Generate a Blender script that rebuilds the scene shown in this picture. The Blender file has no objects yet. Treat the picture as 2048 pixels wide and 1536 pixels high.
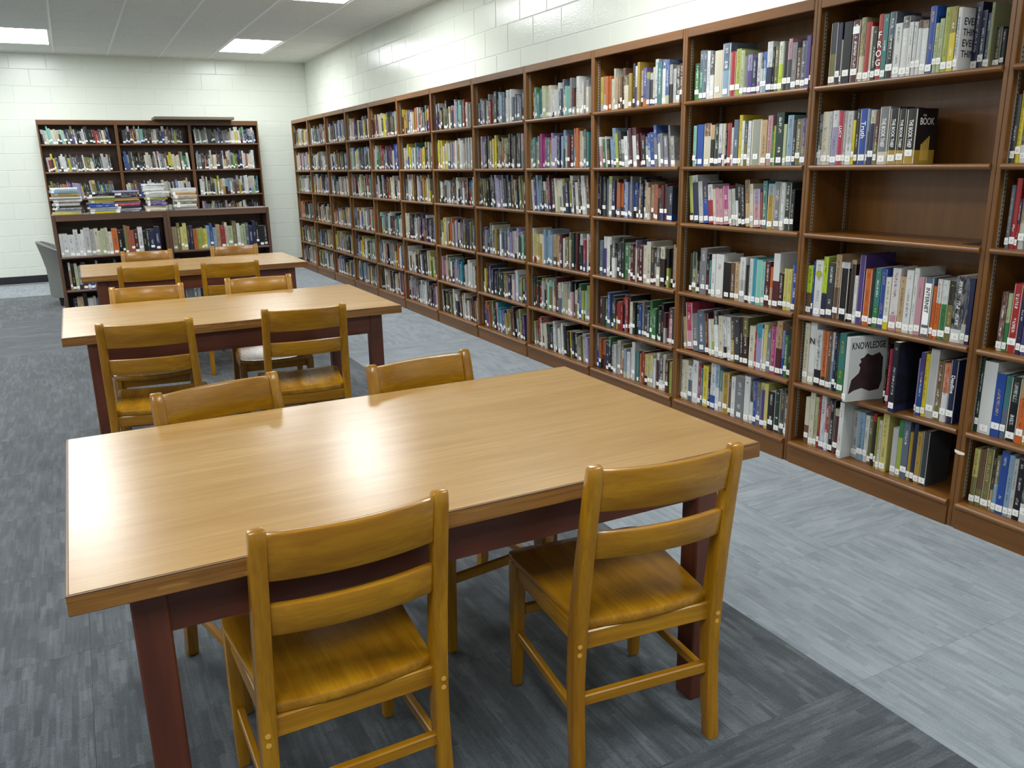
import bpy, bmesh, math, random
from mathutils import Matrix, Vector

# ------------------------------------------------------------------ camera, world, exposure
scene = bpy.context.scene
COL = scene.collection
CAM_F, CAM_YAW, CAM_PITCH, CAM_ROLL, CAM_H = 1644.22, 0.477463, 0.261165, -0.019527, 1.502
cy, sy, cp, sp = math.cos(CAM_YAW), math.sin(CAM_YAW), math.cos(CAM_PITCH), math.sin(CAM_PITCH)
fwd = Vector((sy * cp, cy * cp, -sp))
rgt0 = Vector((cy, -sy, 0)); up0 = rgt0.cross(fwd)
cr, sr = math.cos(CAM_ROLL), math.sin(CAM_ROLL)
rgt = cr * rgt0 + sr * up0; upv = -sr * rgt0 + cr * up0
cam_data = bpy.data.cameras.new('camera')
cam_data.sensor_fit = 'HORIZONTAL'; cam_data.sensor_width = 36.0
cam_data.lens = CAM_F / 2048 * 36.0
cam_data.clip_start = 0.02; cam_data.clip_end = 100
camera = bpy.data.objects.new('camera', cam_data); COL.objects.link(camera)
M = Matrix((rgt, upv, -fwd)).transposed().to_4x4(); M.translation = (0, 0, CAM_H)
camera.matrix_world = M
scene.camera = camera

world = bpy.data.worlds.new('world'); scene.world = world; world.use_nodes = True
world.node_tree.nodes['Background'].inputs[0].default_value = (0.85, 0.92, 1.0, 1)
world.node_tree.nodes['Background'].inputs[1].default_value = 0.25
LIGHT_STRENGTH = 12.0
scene.cycles.max_bounces = 7
scene.cycles.diffuse_bounces = 5
scene.cycles.glossy_bounces = 3
scene.cycles.transmission_bounces = 2
scene.view_settings.view_transform = 'Standard'
scene.view_settings.look = 'None'
scene.view_settings.gamma = 1.0
scene.view_settings.use_curve_mapping = False
scene.view_settings.exposure = 1.0

# ------------------------------------------------------------------ measures of the room (metres)
U = 0.662                       # ceiling and carpet tile module
WALL_X, WALL_Y, CEIL = 3.47, 13.5, 3.075
LEFT_X, REAR_Y = -6.6, -3.6
CASE_X, CASE_Y0, BAY, CASE_D, CASE_H = 3.08, 2.8976, 0.92, 0.30, 2.197
SHELF_Z = [1.819, 1.471, 1.159, 0.765, 0.4216, 0.114]

# ------------------------------------------------------------------ helpers
def lin(c):
    return c / 12.92 if c <= 0.04045 else ((c + 0.055) / 1.055) ** 2.4
def rgb(r, g, b):
    return (lin(r / 255), lin(g / 255), lin(b / 255), 1.0)

def tag(o, label=None, cat=None, group=None, kind=None):
    if label: o['label'] = label
    if cat: o['category'] = cat
    if group: o['group'] = group
    if kind: o['kind'] = kind
    return o

def empty(name, loc=(0, 0, 0), rz=0.0, parent=None):
    o = bpy.data.objects.new(name, None); COL.objects.link(o)
    o.location = loc; o.rotation_euler = (0, 0, rz); o.empty_display_size = 0.1
    if parent: o.parent = parent
    return o

def link(name, mesh, parent=None, loc=(0, 0, 0), rot=(0, 0, 0)):
    o = bpy.data.objects.new(name, mesh); COL.objects.link(o)
    o.location = loc; o.rotation_euler = rot
    if parent: o.parent = parent
    return o

class MB:
    """collects vertices and faces of ONE part"""
    def __init__(self): self.v = []; self.f = []
    def box(self, x0, y0, z0, x1, y1, z1):
        n = len(self.v)
        self.v += [(x0, y0, z0), (x1, y0, z0), (x1, y1, z0), (x0, y1, z0), (x0, y0, z1), (x1, y0, z1), (x1, y1, z1), (x0, y1, z1)]
        self.f += [tuple(n + i for i in q) for q in ((0, 3, 2, 1), (4, 5, 6, 7), (0, 1, 5, 4), (1, 2, 6, 5), (2, 3, 7, 6), (3, 0, 4, 7))]
        return self
    def loft(self, secs, close=True):
        n = len(self.v); k = len(secs[0])
        for s in secs: self.v += [tuple(p) for p in s]
        for i in range(len(secs) - 1):
            for j in range(k):
                a = n + i * k + j; b = n + i * k + (j + 1) % k
                self.f.append((a, b, b + k, a + k))
        if close:
            self.f.append(tuple(n + j for j in reversed(range(k))))
            self.f.append(tuple(n + (len(secs) - 1) * k + j for j in range(k)))
        return self
    def cyl(self, cx, cyy, z0, z1, r0, r1=None, n=16):
        r1 = r0 if r1 is None else r1
        ring = lambda z, r: [(cx + r * math.cos(2 * math.pi * i / n), cyy + r * math.sin(2 * math.pi * i / n), z) for i in range(n)]
        return self.loft([ring(z0, r0), ring(z1, r1)])
    def mesh(self, name, mat=None, bevel=0.0, seg=2, smooth=False, angle=40):
        me = bpy.data.meshes.new(name)
        me.from_pydata(self.v, [], self.f)
        bm = bmesh.new(); bm.from_mesh(me)
        bmesh.ops.recalc_face_normals(bm, faces=bm.faces)
        if bevel > 0:
            ed = [e for e in bm.edges if len(e.link_faces) == 2 and e.calc_face_angle(0) > math.radians(angle)]
            bmesh.ops.bevel(bm, geom=ed, offset=bevel, segments=seg, profile=0.5, affect='EDGES', clamp_overlap=True)
        if smooth:
            for f in bm.faces: f.smooth = True
            for e in bm.edges:
                if len(e.link_faces) == 2 and e.calc_face_angle(0) > math.radians(35): e.smooth = False
        bm.to_mesh(me); bm.free()
        if mat: me.materials.append(mat)
        return me
    def build(self, name, mat, parent=None, bevel=0.0, seg=2, smooth=False, **kw):
        return link(name, self.mesh(name, mat, bevel, seg, smooth), parent, **kw)

# ------------------------------------------------------------------ materials
def new_mat(name):
    m = bpy.data.materials.new(name); m.use_nodes = True
    nt = m.node_tree; b = nt.nodes['Principled BSDF']
    return m, nt, b
def node(nt, kind, **kw):
    n = nt.nodes.new(kind)
    for k, v in kw.items():
        if k in n.bl_rna.properties: setattr(n, k, v)
    return n
def ramp(nt, stops, interp='LINEAR'):
    r = nt.nodes.new('ShaderNodeValToRGB'); r.color_ramp.interpolation = interp
    e = r.color_ramp.elements
    while len(e) < len(stops): e.new(0.5)
    for i, (p, c) in enumerate(stops): e[i].position = p; e[i].color = c
    return r
def math_n(nt, op, a, b=None, clamp=False):
    n = nt.nodes.new('ShaderNodeMath'); n.operation = op; n.use_clamp = clamp
    for i, x in enumerate((a, b)):
        if x is None: continue
        if isinstance(x, (int, float)): n.inputs[i].default_value = x
        else: nt.links.new(x, n.inputs[i])
    return n.outputs[0]
def mixc(nt, fac, a, b, blend='MIX'):
    n = nt.nodes.new('ShaderNodeMix'); n.data_type = 'RGBA'; n.blend_type = blend
    for sock, x in ((n.inputs[0], fac), (n.inputs[6], a), (n.inputs[7], b)):
        if isinstance(x, (int, float)): sock.default_value = x
        elif isinstance(x, tuple): sock.default_value = x
        else: nt.links.new(x, sock)
    return n.outputs[2]
def bump(nt, b, height, strength=0.2, dist=0.002):
    n = nt.nodes.new('ShaderNodeBump'); n.inputs['Strength'].default_value = strength; n.inputs['Distance'].default_value = dist
    nt.links.new(height, n.inputs['Height']); nt.links.new(n.outputs[0], b.inputs['Normal'])
def noise(nt, vec, scale, detail=3, rough=0.55):
    n = nt.nodes.new('ShaderNodeTexNoise'); n.inputs['Scale'].default_value = scale
    n.inputs['Detail'].default_value = detail; n.inputs['Roughness'].default_value = rough
    if vec is not None: nt.links.new(vec, n.inputs['Vector'])
    return n.outputs['Fac']
def mapped(nt, src, scale):
    m = nt.nodes.new('ShaderNodeMapping'); m.inputs['Scale'].default_value = scale
    nt.links.new(src, m.inputs['Vector']); return m.outputs[0]

def wood(name, light, dark, axis, rough=0.35, coat=0.0, grain=1.0, pore=0.5, spec=0.5):
    """varnished wood with the grain running along the object's own axis"""
    m, nt, b = new_mat(name)
    tc = node(nt, 'ShaderNodeTexCoord'); oi = node(nt, 'ShaderNodeObjectInfo')
    add = node(nt, 'ShaderNodeVectorMath'); add.operation = 'ADD'
    sc = node(nt, 'ShaderNodeVectorMath'); sc.operation = 'SCALE'
    comb = node(nt, 'ShaderNodeCombineXYZ')
    for i in range(3): nt.links.new(oi.outputs['Random'], comb.inputs[i])
    nt.links.new(comb.outputs[0], sc.inputs[0]); sc.inputs['Scale'].default_value = 9.0
    nt.links.new(tc.outputs['Object'], add.inputs[0]); nt.links.new(sc.outputs[0], add.inputs[1])
    s1 = [9.0 * grain] * 3; s1['xyz'.index(axis)] = 0.9 * grain
    s2 = [95.0 * grain] * 3; s2['xyz'.index(axis)] = 2.2 * grain
    v1 = mapped(nt, add.outputs[0], s1); v2 = mapped(nt, add.outputs[0], s2)
    n1 = noise(nt, v1, 2.0, 4, 0.6); n2 = noise(nt, v2, 1.0, 4, 0.65)
    w = math_n(nt, 'FRACT', math_n(nt, 'MULTIPLY', n1, 7.0))
    w = math_n(nt, 'POWER', w, 2.5)
    r1 = ramp(nt, [(0.25, dark), (0.75, light)]); nt.links.new(n1, r1.inputs[0])
    c = mixc(nt, math_n(nt, 'MULTIPLY', w, 0.35 * pore), r1.outputs[0], dark)
    p = ramp(nt, [(0.42, (0, 0, 0, 1)), (0.62, (1, 1, 1, 1))]); nt.links.new(n2, p.inputs[0])
    c = mixc(nt, math_n(nt, 'MULTIPLY', p.outputs[0], 0.55 * pore), c, dark)
    nt.links.new(c, b.inputs['Base Color'])
    b.inputs['Roughness'].default_value = rough
    b.inputs['Specular IOR Level'].default_value = spec
    b.inputs['Coat Weight'].default_value = coat; b.inputs['Coat Roughness'].default_value = 0.15
    bump(nt, b, n2, 0.08, 0.0008)
    return m

def plain(name, col, rough=0.5, metal=0.0, spec=0.5, bumpscale=None, bstr=0.15, var=0.0):
    m, nt, b = new_mat(name)
    b.inputs['Base Color'].default_value = col; b.inputs['Roughness'].default_value = rough
    b.inputs['Metallic'].default_value = metal; b.inputs['Specular IOR Level'].default_value = spec
    if bumpscale or var:
        tc = node(nt, 'ShaderNodeTexCoord'); n = noise(nt, tc.outputs['Object'], bumpscale or 30, 4)
        if bumpscale: bump(nt, b, n, bstr, 0.002)
        if var:
            d = tuple(x * (1 - var) for x in col[:3]) + (1,)
            nt.links.new(mixc(nt, n, col, d), b.inputs['Base Color'])
    return m

OAK_L, OAK_D = rgb(184, 134, 24), rgb(134, 86, 8)
MAT = {}
for ax in 'xyz':
    MAT['chair_' + ax] = wood('golden_oak_' + ax, OAK_L, OAK_D, ax, rough=0.27, coat=0.25, grain=1.2, pore=0.75)
    MAT['case_' + ax] = wood('bookcase_wood_' + ax, rgb(128, 84, 36), rgb(95, 58, 21), ax, rough=0.32, grain=0.8, pore=0.45)
    MAT['red_' + ax] = wood('mahogany_' + ax, rgb(104, 54, 35), rgb(71, 33, 23), ax, rough=0.4, grain=1.0, pore=0.4)
    MAT['dark_case_' + ax] = wood('dark_walnut_' + ax, rgb(98, 70, 54), rgb(70, 48, 36), ax, rough=0.4, grain=0.8, pore=0.4)
    MAT['tall_case_' + ax] = wood('back_bookcase_wood_' + ax, rgb(112, 74, 38), rgb(80, 50, 26), ax, rough=0.38, grain=0.8, pore=0.4)
MAT['edge_oak'] = wood('table_edge_oak', rgb(168, 122, 60), rgb(104, 64, 22), 'x', rough=0.4, grain=0.8, pore=1.5)
MAT['edge_oak_y'] = wood('table_edge_oak_side', rgb(166, 120, 60), rgb(112, 70, 26), 'y', rough=0.4, grain=1.3, pore=1.0)
MAT['laminate'] = wood('table_laminate', rgb(186, 150, 92), rgb(158, 119, 64), 'x', rough=0.26, grain=1.0, pore=0.95, spec=0.7)
MAT['seam'] = plain('laminate_seam', rgb(70, 44, 22), 0.5)
MAT['metal'] = plain('standard_metal', rgb(150, 146, 138), 0.35, 0.9)
MAT['glide'] = plain('glide_metal', rgb(200, 200, 200), 0.25, 1.0)
MAT['black_metal'] = plain('black_metal', rgb(22, 20, 20), 0.45)
MAT['rubber'] = plain('black_rubber_base', rgb(26, 28, 34), 0.5)
MAT['paint'] = plain('glossy_block_paint', rgb(226, 231, 220), 0.22, 0, 0.5, 60, 0.55)
MAT['mortar'] = plain('painted_mortar', rgb(226, 230, 220), 0.4, 0, 0.4, 90, 0.3)
MAT['farwall'] = plain('painted_plaster', rgb(234, 236, 228), 0.6)
MAT['tee'] = plain('ceiling_tee', rgb(245, 246, 244), 0.4)
MAT['paper'] = plain('page_paper', rgb(222, 214, 196), 0.8, var=0.25, bumpscale=200)
MAT['tape'] = plain('torn_tape', rgb(236, 224, 212), 0.7)
MAT['fabric'] = plain('grey_upholstery', rgb(122, 124, 120), 0.85, 0, 0.3, 400, 0.3, var=0.15)
MAT['leg_dark'] = plain('dark_leg', rgb(34, 34, 36), 0.4)
MAT['board'] = plain('grey_brown_board', rgb(104, 92, 76), 0.5, bumpscale=20, var=0.2)
MAT['fixture'] = plain('fixture_white', rgb(225, 226, 224), 0.4)
MAT['white_ink'] = plain('white_print', rgb(240, 240, 238), 0.5)
MAT['black_ink'] = plain('black_print', rgb(24, 24, 26), 0.5)
MAT['gold_ink'] = plain('gold_print', rgb(196, 160, 70), 0.5)
MAT['blue_ink'] = plain('grey_blue_print', rgb(110, 120, 140), 0.5)
MAT['photo_dark'] = plain('cover_picture', rgb(66, 48, 50), 0.4, bumpscale=None, var=0.6)

def make_tile_mat():
    m, nt, b = new_mat('ceiling_tile')
    tc = node(nt, 'ShaderNodeTexCoord')
    geo = node(nt, 'ShaderNodeNewGeometry')
    n = noise(nt, geo.outputs['Position'], 90, 3, 0.7)
    r = ramp(nt, [(0.36, rgb(214, 216, 212)), (0.5, rgb(238, 239, 235))]); nt.links.new(n, r.inputs[0])
    nt.links.new(r.outputs[0], b.inputs['Base Color']); b.inputs['Roughness'].default_value = 0.9
    bump(nt, b, n, 0.3, 0.003)
    return m
MAT['tile'] = make_tile_mat()

def carpet(name, c_dark, c_mid, c_light, turn_at=0.72):
    """loop-pile carpet tiles: streaks along y, quarter-turned on some tiles"""
    m, nt, b = new_mat(name)
    geo = node(nt, 'ShaderNodeNewGeometry'); oi = node(nt, 'ShaderNodeObjectInfo')
    sep = node(nt, 'ShaderNodeSeparateXYZ'); nt.links.new(geo.outputs['Position'], sep.inputs[0])
    turn = math_n(nt, 'GREATER_THAN', oi.outputs['Random'], turn_at)
    def pick(a, bb):
        n = node(nt, 'ShaderNodeMix'); n.data_type = 'FLOAT'
        nt.links.new(turn, n.inputs[0]); nt.links.new(a, n.inputs[2]); nt.links.new(bb, n.inputs[3]); return n.outputs[0]
    cb = node(nt, 'ShaderNodeCombineXYZ')
    nt.links.new(pick(sep.outputs[0], sep.outputs[1]), cb.inputs[0]); nt.links.new(pick(sep.outputs[1], sep.outputs[0]), cb.inputs[1])
    nt.links.new(math_n(nt, 'MULTIPLY', oi.outputs['Random'], 37.0), cb.inputs[2])
    v = cb.outputs[0]
    # tufted dashes: short cells running along y, each with its own shade
    sv = node(nt, 'ShaderNodeSeparateXYZ'); nt.links.new(v, sv.inputs[0])
    wob = noise(nt, mapped(nt, v, (3, 3, 1)), 1.0, 1, 0.5)
    def dashes(nx, ny):
        cx = math_n(nt, 'FLOOR', math_n(nt, 'ADD', math_n(nt, 'MULTIPLY', sv.outputs[0], nx), math_n(nt, 'MULTIPLY', wob, 0.8)))
        w1 = node(nt, 'ShaderNodeTexWhiteNoise', noise_dimensions='1D'); nt.links.new(cx, w1.inputs['W'])
        cyy = math_n(nt, 'FLOOR', math_n(nt, 'ADD', math_n(nt, 'MULTIPLY', sv.outputs[1], ny), math_n(nt, 'MULTIPLY', w1.outputs[0], 9.0)))
        cc = node(nt, 'ShaderNodeCombineXYZ'); nt.links.new(cx, cc.inputs[0]); nt.links.new(cyy, cc.inputs[1]); nt.links.new(sv.outputs[2], cc.inputs[2])
        w2 = node(nt, 'ShaderNodeTexWhiteNoise', noise_dimensions='3D'); nt.links.new(cc.outputs[0], w2.inputs['Vector'])
        return w2.outputs[0]
    d1, d2 = dashes(52, 7.5), dashes(110, 11)
    a2 = noise(nt, mapped(nt, v, (9, 4.0, 1)), 1.0, 2, 0.5)
    f = noise(nt, mapped(nt, v, (420, 190, 1)), 1.0, 2, 0.7)
    rib = noise(nt, mapped(nt, v, (240, 5, 1)), 1.0, 1, 0.5)
    s = math_n(nt, 'ADD', math_n(nt, 'MULTIPLY', d1, 0.26), math_n(nt, 'MULTIPLY', d2, 0.16))
    s = math_n(nt, 'ADD', s, math_n(nt, 'MULTIPLY', a2, 0.58))
    s = math_n(nt, 'ADD', s, math_n(nt, 'MULTIPLY', math_n(nt, 'SUBTRACT', f, 0.5), 0.7))
    s = math_n(nt, 'ADD', s, math_n(nt, 'MULTIPLY', math_n(nt, 'SUBTRACT', rib, 0.5), 0.3))
    r = ramp(nt, [(0.24, c_dark), (0.5, c_mid), (0.8, c_light)]); nt.links.new(s, r.inputs[0])
    nt.links.new(r.outputs[0], b.inputs['Base Color'])
    b.inputs['Roughness'].default_value = 0.95; b.inputs['Specular IOR Level'].default_value = 0.15
    b.inputs['Sheen Weight'].default_value = 0.25; b.inputs['Sheen Roughness'].default_value = 0.6
    bump(nt, b, f, 0.5, 0.003)
    return m
MAT['carpet_dark'] = carpet('charcoal_carpet', rgb(42, 48, 54), rgb(60, 67, 73), rgb(92, 99, 104), 0.88)
MAT['carpet_light'] = carpet('pale_grey_carpet', rgb(112, 121, 128), rgb(130, 139, 145), rgb(148, 156, 161), 0.9)

def emitter():
    m, nt, b = new_mat('lit_diffuser')
    b.inputs['Base Color'].default_value = (0.9, 0.9, 0.9, 1)
    b.inputs['Emission Color'].default_value = (0.95, 0.985, 1.0, 1)
    b.inputs['Emission Strength'].default_value = LIGHT_STRENGTH
    return m
MAT['diffuser'] = emitter()

def standard_mat():
    m, nt, b = new_mat('slotted_standard')
    tc = node(nt, 'ShaderNodeTexCoord'); s = node(nt, 'ShaderNodeSeparateXYZ'); nt.links.new(tc.outputs['Object'], s.inputs[0])
    fr = math_n(nt, 'FRACT', math_n(nt, 'MULTIPLY', s.outputs[2], 62.0))
    on = math_n(nt, 'LESS_THAN', fr, 0.45)
    d = math_n(nt, 'LESS_THAN', math_n(nt, 'ABSOLUTE', math_n(nt, 'SUBTRACT', s.outputs[1], 0.0)), 0.003)
    nt.links.new(mixc(nt, math_n(nt, 'MULTIPLY', on, d), rgb(168, 160, 146), rgb(30, 22, 16)), b.inputs['Base Color'])
    b.inputs['Roughness'].default_value = 0.4; b.inputs['Metallic'].default_value = 0.5
    return m
MAT['standard'] = standard_mat()

def book_mat():
    """one jacket material; every book's own colours ride on mesh attributes"""
    m, nt, b = new_mat('book_jacket')
    A = lambda n: (lambda x: (setattr(x, 'attribute_name', n), x)[1])(nt.nodes.new('ShaderNodeAttribute'))
    ct, cb_, par, st = A('ctop'), A('cbot'), A('par'), A('st')
    ps = node(nt, 'ShaderNodeSeparateColor'); nt.links.new(par.outputs['Color'], ps.inputs[0])
    seed, split, style = ps.outputs[0], ps.outputs[1], ps.outputs[2]
    ss = node(nt, 'ShaderNodeSeparateXYZ'); nt.links.new(st.outputs['Vector'], ss.inputs[0])
    u, v, side = ss.outputs
    below = math_n(nt, 'LESS_THAN', v, split)
    c = mixc(nt, below, ct.outputs['Color'], cb_.outputs['Color'])
    sd = math_n(nt, 'MULTIPLY', seed, 91.0)
    cv = node(nt, 'ShaderNodeCombineXYZ')
    nt.links.new(math_n(nt, 'MULTIPLY', u, 3.0), cv.inputs[0]); nt.links.new(math_n(nt, 'MULTIPLY', v, 74.0), cv.inputs[1]); nt.links.new(sd, cv.inputs[2])
    n1 = noise(nt, cv.outputs[0], 1.0, 1, 0.5)
    cv2 = node(nt, 'ShaderNodeCombineXYZ')
    nt.links.new(math_n(nt, 'MULTIPLY', v, 3.2), cv2.inputs[0]); nt.links.new(sd, cv2.inputs[1])
    n2 = noise(nt, cv2.outputs[0], 1.0, 1, 0.5)
    letters = math_n(nt, 'GREATER_THAN', n1, 0.5)
    words = math_n(nt, 'GREATER_THAN', n2, 0.47)
    mid = math_n(nt, 'LESS_THAN', math_n(nt, 'ABSOLUTE', math_n(nt, 'SUBTRACT', u, 0.5)), 0.17)
    hi = math_n(nt, 'MULTIPLY', math_n(nt, 'GREATER_THAN', v, 0.25), math_n(nt, 'LESS_THAN', v, 0.93))
    spine = math_n(nt, 'LESS_THAN', side, 0.5)
    has = math_n(nt, 'GREATER_THAN', style, 0.05)
    t = letters
    for x in (words, mid, hi, spine, has): t = math_n(nt, 'MULTIPLY', t, x)
    ink = ramp(nt, [(0.0, (0.8, 0.8, 0.8, 1)), (0.45, (0.03, 0.03, 0.035, 1)), (0.7, (0.55, 0.38, 0.1, 1))], 'CONSTANT'); nt.links.new(style, ink.inputs[0])
    c = mixc(nt, math_n(nt, 'MULTIPLY', t, 0.7), c, ink.outputs[0])
    # faint printed picture on boards and jackets
    cv3 = node(nt, 'ShaderNodeCombineXYZ')
    nt.links.new(math_n(nt, 'MULTIPLY', u, 2.0), cv3.inputs[0]); nt.links.new(math_n(nt, 'MULTIPLY', v, 5.0), cv3.inputs[1]); nt.links.new(sd, cv3.inputs[2])
    n3 = noise(nt, cv3.outputs[0], 1.6, 3, 0.6)
    r3 = ramp(nt, [(0.40, (0, 0, 0, 1)), (0.62, (1, 1, 1, 1))]); nt.links.new(n3, r3.inputs[0])
    pic = math_n(nt, 'MULTIPLY', r3.outputs[0], math_n(nt, 'MULTIPLY', has, 0.32))
    c = mixc(nt, pic, c, cb_.outputs['Color'])
    nt.links.new(c, b.inputs['Base Color'])
    b.inputs['Roughness'].default_value = 0.33
    return m
MAT['book'] = book_mat()

def label_mat():
    m, nt, b = new_mat('call_number_label')
    tc = node(nt, 'ShaderNodeTexCoord')
    n = noise(nt, mapped(nt, tc.outputs['Object'], (1, 260, 330)), 1.0, 1, 0.5)
    s = node(nt, 'ShaderNodeSeparateXYZ'); nt.links.new(tc.outputs['Object'], s.inputs[0])
    k = math_n(nt, 'LESS_THAN', math_n(nt, 'ABSOLUTE', s.outputs[1]), 0.005)
    k2 = math_n(nt, 'LESS_THAN', math_n(nt, 'ABSOLUTE', s.outputs[2]), 0.006)
    on = math_n(nt, 'MULTIPLY', math_n(nt, 'MULTIPLY', math_n(nt, 'GREATER_THAN', n, 0.52), k), k2)
    nt.links.new(mixc(nt, math_n(nt, 'MULTIPLY', on, 0.6), rgb(236, 236, 232), rgb(60, 60, 64)), b.inputs['Base Color'])
    b.inputs['Roughness'].default_value = 0.45
    return m
MAT['label'] = label_mat()

# ------------------------------------------------------------------ the room
def structure(o): o['kind'] = 'structure'; return o

floor = structure(MB().box(LEFT_X, REAR_Y, -0.10, WALL_X, WALL_Y, -0.0062).build('floor', MAT['carpet_dark']))
tile_me = MB().box(0.0004, 0.0004, -0.006, U - 0.0004, U - 0.0004, 0.0).mesh('carpet_tile', MAT['carpet_dark'])
tile_ml = MB().box(0.0004, 0.0004, -0.006, U - 0.0004, U - 0.0004, 0.0).mesh('carpet_tile_pale', MAT['carpet_light'])
X_SEAM, Y_SEAM = 1.842, 1.42
edge_r = MB().box(0.0004, 0.0004, -0.006, WALL_X - X_SEAM - 2 * U - 0.0004, U - 0.0004, 0.0).mesh('carpet_tile_cut', MAT['carpet_light'])
for j in range(-3, 18):
    for i in range(-6, 3):
        pale = i >= 0 or j >= 16
        link('carpet_tile', edge_r if i == 2 else (tile_ml if pale else tile_me), floor, (X_SEAM + i * U, Y_SEAM + j * U, 0))
MB().box(LEFT_X, Y_SEAM + 16 * U, -0.006, X_SEAM - 6 * U, WALL_Y, 0.0).build('carpet_strip', MAT['carpet_light'], floor)
MB().box(LEFT_X, REAR_Y, -0.006, X_SEAM - 6 * U, Y_SEAM + 16 * U, 0.0).build('carpet_field', MAT['carpet_dark'], floor)
MB().box(X_SEAM - 6 * U, REAR_Y, -0.006, X_SEAM, Y_SEAM - 3 * U, 0.0).build('carpet_field', MAT['carpet_dark'], floor)
MB().box(X_SEAM, REAR_Y, -0.006, WALL_X, Y_SEAM - 3 * U, 0.0).build('carpet_strip', MAT['carpet_light'], floor)

BW, BH, JT = 2 * U / 3, U / 3, 0.006        # painted concrete blocks
def block_mesh(w):
    return MB().box(JT / 2, 0, JT / 2, w - JT / 2, 0.03, BH - JT / 2).mesh('block', MAT['paint'], 0.0028, 1)
block_full, block_half = block_mesh(BW), block_mesh(BW / 2)
wall_back = structure(MB().box(LEFT_X, WALL_Y + 0.0035, 0, WALL_X + 0.2, WALL_Y + 0.2, CEIL + 0.1).build('wall_back', MAT['mortar']))
for c in range(14):
    x = WALL_X; first = c % 2 == 0
    while x > -2.6:
        w = BW / 2 if first else BW; first = False
        x -= w
        link('block', block_half if w < BW else block_full, wall_back, (x, WALL_Y, c * BH))
wall_right = structure(MB().box(WALL_X + 0.0035, REAR_Y, 0, WALL_X + 0.2, WALL_Y + 0.006, CEIL + 0.1).build('wall_right', MAT['mortar']))
for c in range(8, 14):
    y = WALL_Y; first = c % 2 == 1
    while y > 0.2:
        w = BW / 2 if first else BW; first = False
        y -= w
        o = link('block', block_half if w < BW else block_full, wall_right, (WALL_X, y + w, c * BH), (0, 0, -math.pi / 2))
structure(MB().box(LEFT_X - 0.2, REAR_Y, 0, LEFT_X, WALL_Y + 0.2, CEIL + 0.1).build('wall_left', MAT['farwall']))
structure(MB().box(LEFT_X - 0.2, REAR_Y - 0.2, 0, WALL_X + 0.2, REAR_Y, CEIL + 0.1).build('wall_front', MAT['farwall']))
structure(MB().box(LEFT_X, WALL_Y - 0.008, 0.0, WALL_X, WALL_Y, 0.105).build('baseboard_back', MAT['rubber'], bevel=0.003, seg=1))

# suspended ceiling: tiles lie on the tees, troffers replace two tiles
GX, GY = 0.05, 11.30
lights = []
for ly in (0, -6, -12, -18):
    for lx in (-1, 3, -5, -9):
        lights.append((lx, ly))
lit = {(a, b + k) for a, b in lights for k in (0, 1)}
ceiling = structure(MB().box(LEFT_X, REAR_Y, CEIL + 0.10, WALL_X, WALL_Y, CEIL + 0.2).build('ceiling', MAT['farwall']))
tile_c = MB().box(0.006, 0.006, 0.0, U - 0.006, U - 0.006, 0.018).mesh('ceiling_tile', MAT['tile'], 0.004, 1)
rest = MB()
for i in range(-11, 6):
    for j in range(-23, 4):
        if (i, j) in lit: continue
        x0, y0 = GX + i * U, GY + j * U
        if x0 < LEFT_X or y0 < REAR_Y: continue
        x1, y1 = min(x0 + U, WALL_X), min(y0 + U, WALL_Y)
        if i >= -4 and j >= -8 and x1 - x0 > U - 0.01 and y1 - y0 > U - 0.01:
            link('ceiling_tile', tile_c, ceiling, (x0, y0, CEIL))
        elif x1 > x0 + 0.02 and y1 > y0 + 0.02:
            rest.box(x0 + 0.006, y0 + 0.006, CEIL, x1 - 0.006, y1 - 0.006, CEIL + 0.018)
tag(rest.build('ceiling_tile_field', MAT['tile'], ceiling), kind='stuff')
for i in range(-10, 6):
    MB().box(GX + i * U - 0.012, REAR_Y, CEIL - 0.004, GX + i * U + 0.012, WALL_Y, CEIL + 0.004).build('main_tee', MAT['tee'], ceiling)
for j in range(-22, 4):
    MB().box(LEFT_X, GY + j * U - 0.008, CEIL - 0.001, WALL_X, GY + j * U + 0.008, CEIL + 0.004).build('cross_tee', MAT['tile'], ceiling)
MB().box(WALL_X - 0.022, REAR_Y, CEIL - 0.004, WALL_X, WALL_Y, CEIL + 0.002).build('wall_angle', MAT['tee'], ceiling)
MB().box(LEFT_X, WALL_Y - 0.022, CEIL - 0.004, WALL_X, WALL_Y, CEIL + 0.002).build('wall_angle', MAT['tee'], ceiling)

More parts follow.
